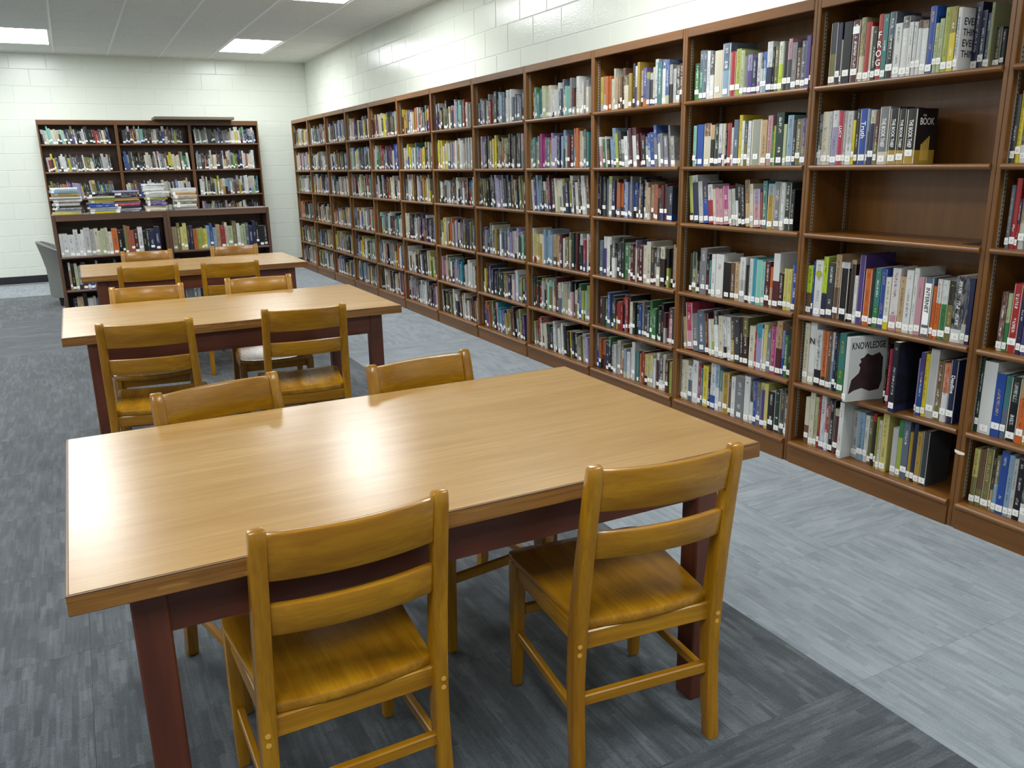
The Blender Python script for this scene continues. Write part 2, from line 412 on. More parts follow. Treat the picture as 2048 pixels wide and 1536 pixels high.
fr = MB()
for a in ((0.012, 0.012, U - 0.012, 0.04), (0.012, 2 * U - 0.04, U - 0.012, 2 * U - 0.012), (0.012, 0.04, 0.04, 2 * U - 0.04), (U - 0.04, 0.04, U - 0.012, 2 * U - 0.04)):
    fr.box(a[0], a[1], 0.0, a[2], a[3], 0.02)
frame_me = fr.mesh('frame', MAT['fixture'])
diff_me = MB().box(0.036, 0.036, 0.004, U - 0.036, 2 * U - 0.036, 0.012).mesh('diffuser', MAT['diffuser'])
diff_me.materials.append(MAT['fixture'])
for p_ in diff_me.polygons:
    if p_.normal.z > -0.5: p_.material_index = 1
LNAME = {(-1, 0): 'lit rectangular ceiling light at the left edge, above the back wall',
         (3, 0): 'lit rectangular ceiling light nearest the back corner, above the bookcases',
         (3, -6): 'lit ceiling light cut by the top edge of the view'}
for lx, ly in lights:
    r = empty('ceiling_light', (GX + lx * U, GY + ly * U, CEIL))
    link('frame', frame_me, r); link('diffuser', diff_me, r)
    col = {-1: 'middle', 3: 'right-hand', -5: 'left-hand', -9: 'far left'}[lx]
    rown = {0: 'back', -6: 'second', -12: 'third', -18: 'nearest'}[ly]
    tag(r, LNAME.get((lx, ly), 'lit rectangular ceiling light, %s column, %s row from the back wall' % (col, rown) if rown != 'back' else 'lit rectangular ceiling light, %s column, row by the back wall' % col), 'ceiling light', 'recessed ceiling lights')

# ------------------------------------------------------------------ bookcases
ORD = ['first', 'second', 'third', 'fourth', 'fifth', 'sixth', 'seventh', 'eighth', 'ninth', 'tenth', 'eleventh', 'twelfth', 'thirteenth', 'fourteenth',
       'fifteenth', 'sixteenth', 'seventeenth', 'eighteenth', 'nineteenth', 'twentieth', 'twenty-first', 'twenty-second', 'twenty-third', 'twenty-fourth',
       'twenty-fifth', 'twenty-sixth', 'twenty-seventh', 'twenty-eighth', 'twenty-ninth', 'thirtieth', 'thirty-first']

def case_meshes(W, D, H, zs, wood_key, header=0.05, st=0.02, nose=0.012, base_h=0.114, standards=True):
    """front faces local -y, width runs along +x; returns a list of (part name, mesh, location)"""
    wx, wz = MAT[wood_key + '_x'], MAT[wood_key + '_z']
    out = []
    side = MB().box(0, 0, 0, st - 0.0008, D, H).mesh('side_panel', wz, 0.0025, 1)
    out += [('side_panel', side, (0.0004, 0, 0)), ('side_panel', side, (W - st + 0.0004, 0, 0))]
    out.append(('back_panel', MB().box(st, D - 0.008, 0.02, W - st, D - 0.001, H - 0.001).mesh('back_panel', wz), (0, 0, 0)))
    out.append(('top_panel', MB().box(st, 0.02, H - 0.024, W - st, D - 0.008, H - 0.002).mesh('top_panel', wx), (0, 0, 0)))
    out.append(('header_rail', MB().box(st, -0.002, H - header, W - st, 0.02, H - 0.0005).mesh('header_rail', wx, 0.003, 1), (0, 0, 0)))
    def shelf_mesh(name, dep, th, nz, x0, x1):
        prof = [(dep, 0), (dep, -th)] + [(-nz + th / 2 - th / 2 * math.sin(math.pi * k / 6), -th / 2 - th / 2 * math.cos(math.pi * k / 6)) for k in range(7)]
        return MB().loft([[(x, p[0], p[1]) for p in prof] for x in (x0, x1)]).mesh(name, wx, smooth=True)
    shelf = shelf_mesh('shelf', D - 0.01, 0.024, nose, st + 0.001, W - st - 0.001)
    for z in zs[:-1]: out.append(('shelf', shelf, (0, 0, z)))
    out.append(('base_shelf', shelf_mesh('base_shelf', D - 0.01, 0.028, 0.02, st + 0.001, W - st - 0.001), (0, 0, zs[-1])))
    out.append(('kick_board', MB().box(st + 0.001, -0.006, 0, W - st - 0.001, 0.014, zs[-1] - 0.028).mesh('kick_board', wx), (0, 0, 0)))
    if standards:
        sme = MB().box(-0.0015, -0.007, 0.13, 0.0015, 0.007, H - 0.06).mesh('shelf_standard', MAT['standard'])
        for x in (st + 0.0015, W - st - 0.0015):
            for y in (0.035, D - 0.045): out.append(('shelf_standard', sme, (x, y, 0)))
    return out

def place_case(parts, loc, rz, label, group, name='bookcase'):
    r = empty(name, loc, rz)
    sides = []
    for n, me, l in parts:
        if n == 'shelf_standard':                       # slotted strips belong to the side panel they are screwed to
            s_ = sides[0] if l[0] < 0.3 else sides[1]
            link(n, me, s_, Vector(l) - s_.location)
        else:
            o = link(n, me, r, l)
            if n == 'side_panel': sides.append(o)
    return tag(r, label, 'bookcase', group)

right_parts = case_meshes(BAY, CASE_D, CASE_H, SHELF_Z, 'case')
for k in range(-1, 12):
    # bay k spans y from CASE_Y0 + k*BAY down by one bay
    if k == -1: lab = 'brown wooden bookcase cut off by the right edge of the view'
    elif k == 0: lab = 'brown wooden bookcase with one empty shelf, second from the right edge'
    elif k == 11: lab = 'brown wooden bookcase at the far end of the right-hand row'
    else: lab = 'brown wooden bookcase along the right wall, %s from the right edge' % ORD[k + 1]
    place_case(right_parts, (CASE_X, CASE_Y0 + k * BAY, 0), -math.pi / 2, lab, 'bookcases along the right wall')

TALL_Y, TALL_X, TALL_W = 13.15, -0.287, 0.966
TALL_Z = [1.88, 1.515, 1.15, 0.79, 0.43, 0.10]
tall_parts = case_meshes(TALL_W, 0.30, CASE_H, TALL_Z, 'tall_case', header=0.065, standards=False)
for k, nm in enumerate(('left-hand', 'middle', 'right-hand')):
    place_case(tall_parts, (TALL_X + k * TALL_W, TALL_Y, 0), 0, 'tall dark wooden bookcase against the back wall, %s of three' % nm, 'tall bookcases against the back wall')
LOW_Y, LOW_X, LOW_W, LOW_H = 9.25, -0.197, 1.034, 1.106
LOW_Z = [0.70, 0.371, 0.085]
low_parts = case_meshes(LOW_W, 0.34, LOW_H, LOW_Z, 'dark_case', header=0.062, st=0.03, standards=False)
for k, nm in enumerate(('left', 'right')):
    place_case(low_parts, (LOW_X + k * LOW_W, LOW_Y, 0), 0, 'low dark wooden bookcase behind the far table, %s one of the pair' % nm, 'low bookcases behind the tables', 'low_bookcase')
tag(MB().box(1.17, 12.90, CASE_H + 0.001, 2.24, 13.36, CASE_H + 0.040).build('loose_board', MAT['board'], bevel=0.004),
    'flat grey-brown board lying on top of the tall back bookcases', 'board')

# ------------------------------------------------------------------ books on the three nearest bookcases
# each entry: left edge y, thickness, height, set-back (mm), lean (deg), colours, flags, title
ROWS = {
    (0, 0): "2840 40 263 30 0 DG/OL@.5|2800 23 258 30 0 N|2776 10 186 30 0 OW|2765 43 256 30 0 K t|2721 42 257 30 0 M p|2678 27 261 30 0 OL/OW@.4|2650 29 239 30 0 R/OW@.12|2621 10 219 30 0 OW|2610 21 212 30 0 DGN|2588 28 261 30 0 R - FROG|2560 23 257 30 0 T|2536 34 261 30 0 SL/K@.6|2501 32 212 30 0 W|2469 35 235 30 0 W/DG@.8i|2434 18 208 30 0 W|2415 19 206 30 0 W|2395 21 210 30 0 W/BR@.85i|2373 25 206 30 0 W/BR@.85i|2347 28 253 30 0 B|2318 18 187 30 0 PG|2300 20 201 30 0 PG|2279 25 238 30 0 YG|2253 25 237 30 0 OL/Y@.6|2227 18 230 30 0 W - EVERY|2208 27 250 110 0 N|2181 23 217 110 0 N|2157 18 204 110 0 SL|2139 13 238 100 0 PG|2125 27 150 120 0 DGN|2097 16 140 120 0 DG",
    (0, 1): "2876 22 226 30 0 DG/W@.3|2853 41 235 30 0 OW|2811 16 235 30 0 LG|2794 35 237 30 0 LV/W@.7i|2759 32 233 30 0 RP - LUCY|2727 18 232 30 0 LG t|2708 31 230 30 0 LG/W@.4|2676 15 190 30 0 Y|2660 18 236 30 0 DG|2642 45 236 30 0 B - Truth|2597 8 232 30 0 LB/SL@.6|2588 29 227 30 0 N/OW@.75i|2558 17 222 30 0 M/OL@.4|2541 52 237 30 0 G/OW@.22 - THE BOOK THIEF|2488 44 230 30 0 K/GD@.25 - THE BOOK THIEF|2443 34 224 30 0 K/GD@.25 - THE BOOK THIEF|2408 52 221 30 0 K/GD@.25 c THE BOOK THIEF",
    (0, 3): "2870 32 238 30 0 BR/LM@.45i|2838 10 261 30 0 B|2827 50 268 30 0 W g|2777 28 288 30 0 N/LM@.4i|2748 40 263 30 0 DG|2708 31 304 30 0 TN/BR@.5|2676 48 272 30 0 K/W@.9i t|2627 8 234 30 0 K - TH|2618 25 288 30 0 DBR/TN@.93i|2592 17 218 30 0 W|2575 32 314 30 0 P - UFO|2539 36 255 30 0 O|2503 19 252 30 0 DGN|2483 28 264 30 0 T/GN@.35|2454 28 265 30 0 B|2426 25 229 30 0 W/Y@.15|2400 41 272 30 0 W/PK@.25|2358 30 240 30 0 TN|2328 33 270 30 0 W|2294 23 282 30 0 W|2271 28 246 30 0 PK|2242 43 250 30 0 SL - INTERNET|2198 15 216 30 0 O|2182 22 248 30 0 O/W@.6i|2159 32 247 30 0 GN/W@.6i|2127 24 247 30 0 K/OL@.6|2102 45 270 30 0 W/K@.2i|2057 19 268 30 0 N/LG@.3|2037 17 267 30 0 N",
    (0, 4): "2860 31 302 30 0 OW|2829 41 310 30 0 W/OW@.2 - N|2787 38 279 30 0 W/K@.3|2749 34 281 30 0 O/DBR@.2|2714 24 285 30 0 BR|2690 13 282 30 0 W/LB@.5|2676 18 285 30 0 N|2658 10 283 30 0 DGN|2647 38 287 30 0 T/GN@.4|2526 26 307 -70 0 W - KNOWLEDGE|2410 11 271 60 0 K|2391 17 256 50 0 RP|2310 27 332 -30 0 K/N@.1 c|2227 8 248 30 0 LV|2218 20 276 30 0 P/B@.5|2197 21 274 30 0 Y t|2176 40 300 30 0 LG|2136 27 256 30 0 BR/OL@.3|2108 28 252 30 0 O/W@.5 t|2080 34 273 30 0 N - Deadline",
    (0, 5): "2821 27 241 30 0 OW/BR@.4|2793 30 271 30 0 OW|2763 21 256 30 0 PG t|2741 16 267 30 0 R|2725 29 276 30 0 W/B@.15|2696 23 230 30 0 R/W@.4|2672 31 260 30 0 K|2640 28 226 30 0 M/OW@.85i|2590 25 282 0 0 W|2564 36 234 70 0 LG|2525 36 237 60 0 LB|2489 24 229 60 0 W|2464 19 234 60 0 OL|2439 18 251 50 0 DBR/R@.85i|2404 11 246 30 0 YG|2392 18 235 30 0 OW|2373 32 280 30 0 PY|2314 28 222 30 0 LG|2285 22 264 30 0 GN/YG@.7|2263 32 267 30 0 SL|2231 17 225 30 0 GD|2213 19 268 30 0 N|2194 25 236 30 0 GD|2168 33 248 30 0 DG",
    (-1, 1): "1956 18 241 30 0 DG|1937 21 254 30 0 Y|1915 20 158 30 0 N/W@.4|1894 25 287 30 0 P/LV@.6",
    (-1, 2): "1928 16 232 30 0 SL|1911 21 257 30 0 R|1890 10 183 30 0 N/R@.5|1879 23 237 30 0 OL/LG@.4|1855 13 228 30 0 LB",
    (-1, 3): "1908 23 231 30 0 M/OW@.12|1884 17 227 30 0 PG/GN@.5|1866 35 267 30 0 R|1830 17 250 30 0 N|1813 25 256 30 0 N/P@.6",
    (-1, 4): "1956 15 304 30 0 DGN|1940 53 296 30 0 W|1887 37 258 30 0 B|1849 22 255 30 0 T/SL@.5|1827 43 257 30 0 DGN/K@.6|1784 28 258 30 0 TN/O@.7|1755 9 236 30 0 YG|1746 36 242 30 0 T",
    (-1, 5): "1934 24 239 30 0 PY/OL@.5|1909 23 244 30 0 BR/OL@.3|1885 33 258 30 0 OL|1851 11 225 30 0 K/TN@.4|1840 19 237 30 0 OL/LB@.5|1821 30 262 30 0 B|1790 21 255 30 0 LB|1769 17 246 30 0 LG|1752 26 248 30 0 K t|1725 35 253 30 0 DG/W@.3",
    (1, 0): "3762 36 192 30 0 GN/DGN@.8i|3726 30 254 30 0 SL/T@.6|3695 30 251 30 0 SL|3664 22 245 30 0 W|3641 32 241 30 0 DG/W@.5|3609 60 238 30 0 OW|3549 62 266 30 0 SL/LB@.5|3486 40 220 30 0 R|3445 35 228 30 0 YG|3410 26 218 30 0 PG|3383 26 187 30 0 G|3356 30 190 30 0 LV/P@.6|3326 33 172 30 0 N|3292 27 191 30 0 W/LV@.3|3265 16 191 30 0 K/W@.6|3249 23 192 30 0 B/LB@.6|3225 36 234 30 0 N/W@.5i|3188 13 208 30 0 DGN|3174 25 208 30 0 OL|3149 29 225 30 0 LM/W@.55i|3119 32 221 30 0 K|3087 23 230 30 0 PK/DG@.6|3063 31 210 30 0 G|3031 26 184 30 0 BR|3005 29 211 30 0 SL|2976 25 229 30 0 P|2950 16 183 30 0 BR",
    (1, 1): "3761 27 217 30 0 MT|3733 9 223 30 0 N|3723 51 221 30 0 B|3671 58 225 30 0 M/OW@.7|3613 30 214 30 0 K/TN@.65i|3582 34 220 30 0 DGN|3547 24 218 30 0 W/P@.3|3523 23 217 30 0 OW|3499 15 181 30 0 K|3483 28 218 30 0 R|3454 19 194 30 0 W|3435 35 232 30 0 SL|3400 25 253 30 0 Y|3374 18 224 30 0 W|3355 25 223 30 0 N/OL@.5|3330 22 221 30 0 W|3307 72 225 30 0 GG|3235 38 220 30 0 TN|3196 32 239 30 0 PK|3164 15 167 30 0 GN|3149 12 189 30 0 YG|3136 50 249 30 0 DGN|3085 19 193 30 0 PG|3065 38 233 30 0 LB|3027 21 209 30 0 DG|3005 31 213 30 0 OL|2974 31 215 30 0 P/G@.4|2943 8 227 30 0 N",
    (1, 2): "3759 30 258 30 6 YG/K@.2|3728 46 258 30 6 N/W@.85i|3681 36 227 30 6 LG|3644 43 214 30 6 N/B@.6|3600 38 211 30 6 R/W@.6i|3562 21 189 30 6 OW|3540 29 193 30 6 PK|3511 28 190 30 6 PK|3483 47 203 30 6 MG/PK@.4|3435 18 190 30 6 LG|3417 28 192 30 6 LG|3388 20 220 30 6 K/W@.6|3368 25 217 30 6 K|3342 25 213 30 6 K|3316 34 239 30 5 BR/TN@.5|3281 23 220 30 4 OW|3258 46 193 30 4 LV/PK@.6|3211 13 180 30 3 RO|3197 29 236 30 2 T|3167 42 224 30 0 GD/LB@.75i|3124 46 235 30 0 G|3078 25 231 30 0 W|3052 41 231 30 0 DGN|3011 24 198 30 0 K",
    (1, 3): "3748 22 223 30 0 DGN|3725 35 234 30 0 DGN/OL@.6|3690 32 187 30 0 K|3657 53 260 30 0 G|3604 23 233 30 0 K/M@.5|3580 18 196 30 0 T|3561 31 233 30 0 W|3530 65 237 30 0 W|3464 59 198 30 0 K|3405 30 202 30 0 BR|3375 37 202 30 0 TN|3337 42 236 30 0 W/LG@.5|3294 25 196 30 0 K|3268 25 235 30 0 W|3243 25 239 30 0 CY|3217 40 234 30 0 MT|3176 24 226 30 0 MT|3151 33 232 30 0 M|3118 22 205 30 0 O/TN@.5|3096 43 277 30 0 M/W@.5i|3053 29 182 30 0 DBR|3023 27 207 30 0 PY|2995 27 206 30 0 PY|2968 34 233 30 0 B",
    (1, 4): "3774 24 189 30 7 TN|3750 57 274 30 7 RP/PK@.4|3692 46 217 30 7 G|3645 59 243 30 7 SL|3586 32 239 30 7 M|3554 22 208 30 7 W|3531 26 212 30 7 OW/YG@.4|3505 36 262 30 6 K/W@.7|3469 34 239 30 6 OW|3434 30 241 30 6 W/K@.3|3403 31 242 30 5 W|3372 26 243 30 4 K/GD@.5|3346 44 252 30 4 DG|3301 21 260 30 3 DBR|3279 38 260 30 3 OL/DBR@.6|3241 44 226 30 0 OW|3196 11 200 30 0 R|3185 39 246 30 0 LV/CY@.7i|3146 8 224 30 0 W|3137 29 250 30 0 PY/OW@.3|3108 26 228 30 0 G|3082 36 251 30 0 MG|3045 38 281 30 0 M/TN@.5i|3007 18 239 30 0 LV/B@.4|2988 23 219 30 0 GN|2965 32 258 30 0 DGN",
    (1, 5): "3796 30 238 30 0 OW|3765 31 243 30 0 OW|3733 47 215 30 0 SL/W@.6i|3685 48 258 30 0 W|3636 24 238 30 0 R/MG@.5|3612 15 220 30 0 T|3597 45 242 30 0 Y|3552 24 208 30 0 K|3527 41 274 30 0 W/B@.3|3486 31 274 30 0 LB/W@.5|3454 23 244 30 0 T/LG@.5|3430 53 238 30 0 GD|3377 20 206 30 0 BR|3356 32 229 30 0 W|3323 66 240 30 0 G|3257 45 254 30 0 W|3211 24 239 30 0 K/W@.5|3187 28 243 30 0 B|3158 28 241 30 0 SL/OL@.7i|3130 31 244 30 0 P/PY@.85i|3099 23 245 30 0 PY|3075 43 211 30 0 K|3032 44 232 30 0 DGN|2987 28 240 30 0 DG|2959 26 227 30 0 K/W@.3",
}
PAL = {'DG': (62, 64, 68, 'charcoal'), 'G': (128, 130, 134, 'grey'), 'LG': (196, 196, 192, 'light grey'), 'GG': (164, 168, 150, 'grey-green'), 'W': (230, 232, 230, 'white'),
       'OW': (222, 214, 186, 'cream'), 'K': (26, 26, 30, 'black'), 'N': (36, 42, 84, 'navy'), 'B': (36, 80, 178, 'blue'), 'LB': (136, 172, 200, 'light blue'),
       'SL': (96, 112, 132, 'slate blue'), 'T': (58, 134, 130, 'teal'), 'MT': (134, 208, 190, 'mint green'), 'CY': (40, 164, 192, 'turquoise'), 'DGN': (34, 58, 48, 'dark green'),
       'GN': (52, 132, 66, 'green'), 'PG': (190, 202, 150, 'pale green'), 'YG': (170, 184, 62, 'yellow-green'), 'LM': (196, 230, 30, 'lime'), 'Y': (232, 208, 30, 'yellow'),
       'PY': (220, 206, 100, 'pale yellow'), 'GD': (190, 150, 38, 'ochre'), 'OL': (126, 120, 62, 'olive'), 'O': (228, 104, 30, 'orange'), 'RO': (196, 92, 58, 'rust'),
       'R': (186, 40, 42, 'red'), 'RP': (200, 44, 84, 'raspberry'), 'M': (98, 34, 42, 'maroon'), 'PK': (212, 150, 164, 'pink'), 'MG': (190, 52, 138, 'magenta'),
       'P': (88, 64, 142, 'purple'), 'LV': (164, 156, 198, 'lavender'), 'BR': (116, 80, 52, 'brown'), 'DBR': (62, 40, 32, 'dark brown'), 'TN': (204, 168, 118, 'tan')}
def muted(v, k=0.86, s=0.88):
    g = 0.3 * v[0] + 0.59 * v[1] + 0.11 * v[2]
    return rgb(*[(g + (c - g) * s) * k for c in v[:3]])
PRGB = {k: muted(v) for k, v in PAL.items()}
FAR_RGB = {k: muted(v, 0.83, 0.76) for k, v in PAL.items()}
PAPER, LABELC = rgb(214, 205, 184), rgb(236, 236, 232)
DARK = {'DG', 'K', 'N', 'B', 'SL', 'T', 'DGN', 'GN', 'R', 'RP', 'M', 'P', 'BR', 'DBR', 'OL', 'G', 'MG'}

class BookMesh:
    """geometry of one or many books with per-face colours and spine coordinates"""
    def __init__(self): self.v = []; self.f = []; self.st = []; self.ct = []; self.cb = []; self.par = []
    def quad(self, pts, uv, side, ct, cb, par):
        n = len(self.v); self.v += pts; self.f.append(tuple(range(n, n + len(pts))))
        self.st += [(a, b, side) for a, b in uv]
        self.ct.append(ct); self.cb.append(cb); self.par.append(par)
    def cover(self, t, h, d, ct, cb, par, T, hard=True, fine=True):
        b = 0.0024 if hard else 0.0008
        n = 5 if fine else 2
        bulge = (0.0045 if hard else 0.001) if fine else 0.0
        ys = [-t * i / (n - 1) for i in range(n)]
        xs = [bulge * (1 - math.cos(math.pi / 2 * (2 * i / (n - 1) - 1)) * 1.0) if n > 2 else 0.0 for i in range(n)]
        uvf = lambda a: [(0, 0), (1, 0), (1, 1), (0, 1)]
        for i in range(n - 1):
            self.quad([T(xs[i], ys[i], 0), T(xs[i + 1], ys[i + 1], 0), T(xs[i + 1], ys[i + 1], h), T(xs[i], ys[i], h)],
                      [(i / (n - 1), 0), ((i + 1) / (n - 1), 0), ((i + 1) / (n - 1), 1), (i / (n - 1), 1)], 0.0, ct, cb, par)
        xe = xs[0]
        for yo, yi, fl in ((0, -b, 1), (-t, -t + b, 0)):
            self.quad([T(xe, yo, 0), T(d, yo, 0), T(d, yo, h), T(xe, yo, h)][::-1 if fl else 1], [(0, 0), (1, 0), (1, 1), (0, 1)][::-1 if fl else 1], 1.0, ct, cb, par)
            self.quad([T(xe, yi, 0), T(d, yi, 0), T(d, yi, h), T(xe, yi, h)][::1 if fl else -1], [(0, 0), (1, 0), (1, 1), (0, 1)][::1 if fl else -1], 1.0, ct, cb, par)
            self.quad([T(d, yo, 0), T(d, yi, 0), T(d, yi, h), T(d, yo, h)], [(0, 0), (0, 0), (0, 1), (0, 1)], 1.0, ct, cb, par)
            self.quad([T(xe, yo, h), T(d, yo, h), T(d, yi, h), T(xe, yi, h)], [(0, 1)] * 4, 1.0, ct, cb, par)
        # inside of the spine and its top edge
        self.quad([T(xe + 0.002, -b, 0), T(xe + 0.002, -t + b, 0), T(xe + 0.002, -t + b, h), T(xe + 0.002, -b, h)], [(0, 0), (0, 0), (0, 1), (0, 1)], 1.0, ct, cb, par)
        self.quad([T(xs[i], ys[i], h) for i in range(n)] + [T(xe + 0.002, -t + b, h), T(xe + 0.002, -b, h)], [(0, 1)] * (n + 2), 1.0, ct, cb, par)
    def pages(self, t, h, d, T, hard=True):
        b = 0.0024 if hard else 0.0008; g = 0.004 if hard else 0.0004
        x0, x1, y0, y1, z0, z1 = 0.003, d - g, -b, -t + b, g * 0.8, h - g
        P = [(x0, y0), (x1, y0), (x1, y1), (x0, y1)]; par = (0, 0, 0, 1)
        for i in range(4):
            a, c = P[i], P[(i + 1) % 4]
            self.quad([T(*a, z0), T(*c, z0), T(*c, z1), T(*a, z1)], [(0, 0.5)] * 4, 1.0, PAPER, PAPER, par)
        for z in (z0, z1): self.quad([T(*p, z) for p in P], [(0, 0.5)] * 4, 1.0, PAPER, PAPER, par)
    def sticker(self, t, z0, z1, T):
        w = min(t * 0.94, 0.034); a, c = -t / 2 + w / 2, -t / 2 - w / 2; x = -0.0007
        self.quad([T(x, a, z0), T(x, c, z0), T(x, c, z1), T(x, a, z1)], [(0, 0.5)] * 4, 1.0, LABELC, LABELC, (0, 0, 0, 1))
    def mesh(self, name):
        me = bpy.data.meshes.new(name); me.from_pydata(self.v, [], self.f)
        a = me.attributes.new('st', 'FLOAT_VECTOR', 'CORNER'); a.data.foreach_set('vector', [x for p in self.st for x in p])
        for nm, src in (('ctop', self.ct), ('cbot', self.cb), ('par', self.par)):
            a = me.attributes.new(nm, 'FLOAT_COLOR', 'FACE'); a.data.foreach_set('color', [x for p in src for x in p])
        me.materials.append(MAT['book']); return me

def parse_color(tok):
    """'TOP/BOTTOM@split' paints the lower part, a trailing i the upper part"""
    inv = tok.endswith('i'); tok = tok.rstrip('i')
    if '/' not in tok: return tok, tok, 0.0
    a, r = tok.split('/'); bcol, s = r.split('@'); s = float(s)
    return (bcol, a, s) if inv else (a, bcol, s)

def style_for(key, rnd):
    r = rnd.random()
    if r < 0.12: return 0.0
    if key in DARK: return 0.2 if r < 0.8 else 0.85
    return 0.55

_text_cache = {}
def text_mesh(s, mat, bold=0.0):
    key = (s, mat)
    if key not in _text_cache:
        cu = bpy.data.curves.new('lettering', 'FONT'); cu.body = s; cu.size = 1.0; cu.align_x = 'CENTER'; cu.align_y = 'CENTER'
        cu.offset = 0.012; cu.extrude = 0.004; cu.resolution_u = 3
        ob = bpy.data.objects.new('lettering', cu); COL.objects.link(ob)
        me = bpy.data.meshes.new_from_object(ob.evaluated_get(bpy.context.evaluated_depsgraph_get()))
        bpy.data.objects.remove(ob); me.name = 'lettering'; me.materials.clear(); me.materials.append(MAT[mat])
        xs = [v.co.x for v in me.vertices]; ys = [v.co.y for v in me.vertices]
        _text_cache[key] = (me, max(xs) - min(xs), max(ys) - min(ys))
    return _text_cache[key]
def lettering(s, mat, parent, pos, ax, ay, length=None, height=None, name='title_lettering'):
    me, w, h = text_mesh(s, mat)
    sx = length / w if length else height / h
    sy = height / h if height else sx
    o = bpy.data.objects.new(name, me); COL.objects.link(o); o.parent = parent
    X, Y = Vector(ax), Vector(ay); Z = X.cross(Y)
    m = Matrix((X * sx, Y * sy, Z * min(sx, sy))).transposed().to_4x4(); m.translation = pos
    o.matrix_local = m
    return o

rnd = random.Random(7)
COVER = {}
def make_book(loc, t, h, d, tok, label, group, lean=0.0, rz=0.0, hard=None, sticker=True, flat=False, marks=True):
    """one book as a thing: cover, page block, call-number label"""
    hard = (rnd.random() < 0.6) if hard is None else hard
    top, bot, split = parse_color(tok)
    r = empty('book', loc, rz); r.rotation_euler = (-math.radians(lean), 0, rz)
    T = lambda x, y, z: (x, y, z)
    bm = BookMesh()
    par = (rnd.random(), split, style_for(top, rnd) if marks else 0.0, 1)
    bm.cover(t, h, d, PRGB[top], PRGB[bot], par, T, hard)
    cov = link('cover', bm.mesh('cover'), r); COVER[r.name] = cov
    pm = BookMesh(); pm.pages(t, h, d, T, hard)
    pme = pm.mesh('page_block'); pme.materials.clear(); pme.materials.append(MAT['paper'])
    link('page_block', pme, r)
    if sticker:
        w = min(t * 0.92, 0.032); z = rnd.choice((0.024, 0.026, 0.03, 0.045)); hh = min(0.026, h * 0.12)
        MB().box(-0.0004, -w / 2, -hh / 2, 0.002, w / 2, hh / 2).build('call_number_label', MAT['label'], cov, loc=(-0.0003, -t / 2, z))
    tag(r, label, 'book', group)
    r['t'] = t; r['h'] = h; r['d'] = d
    return r

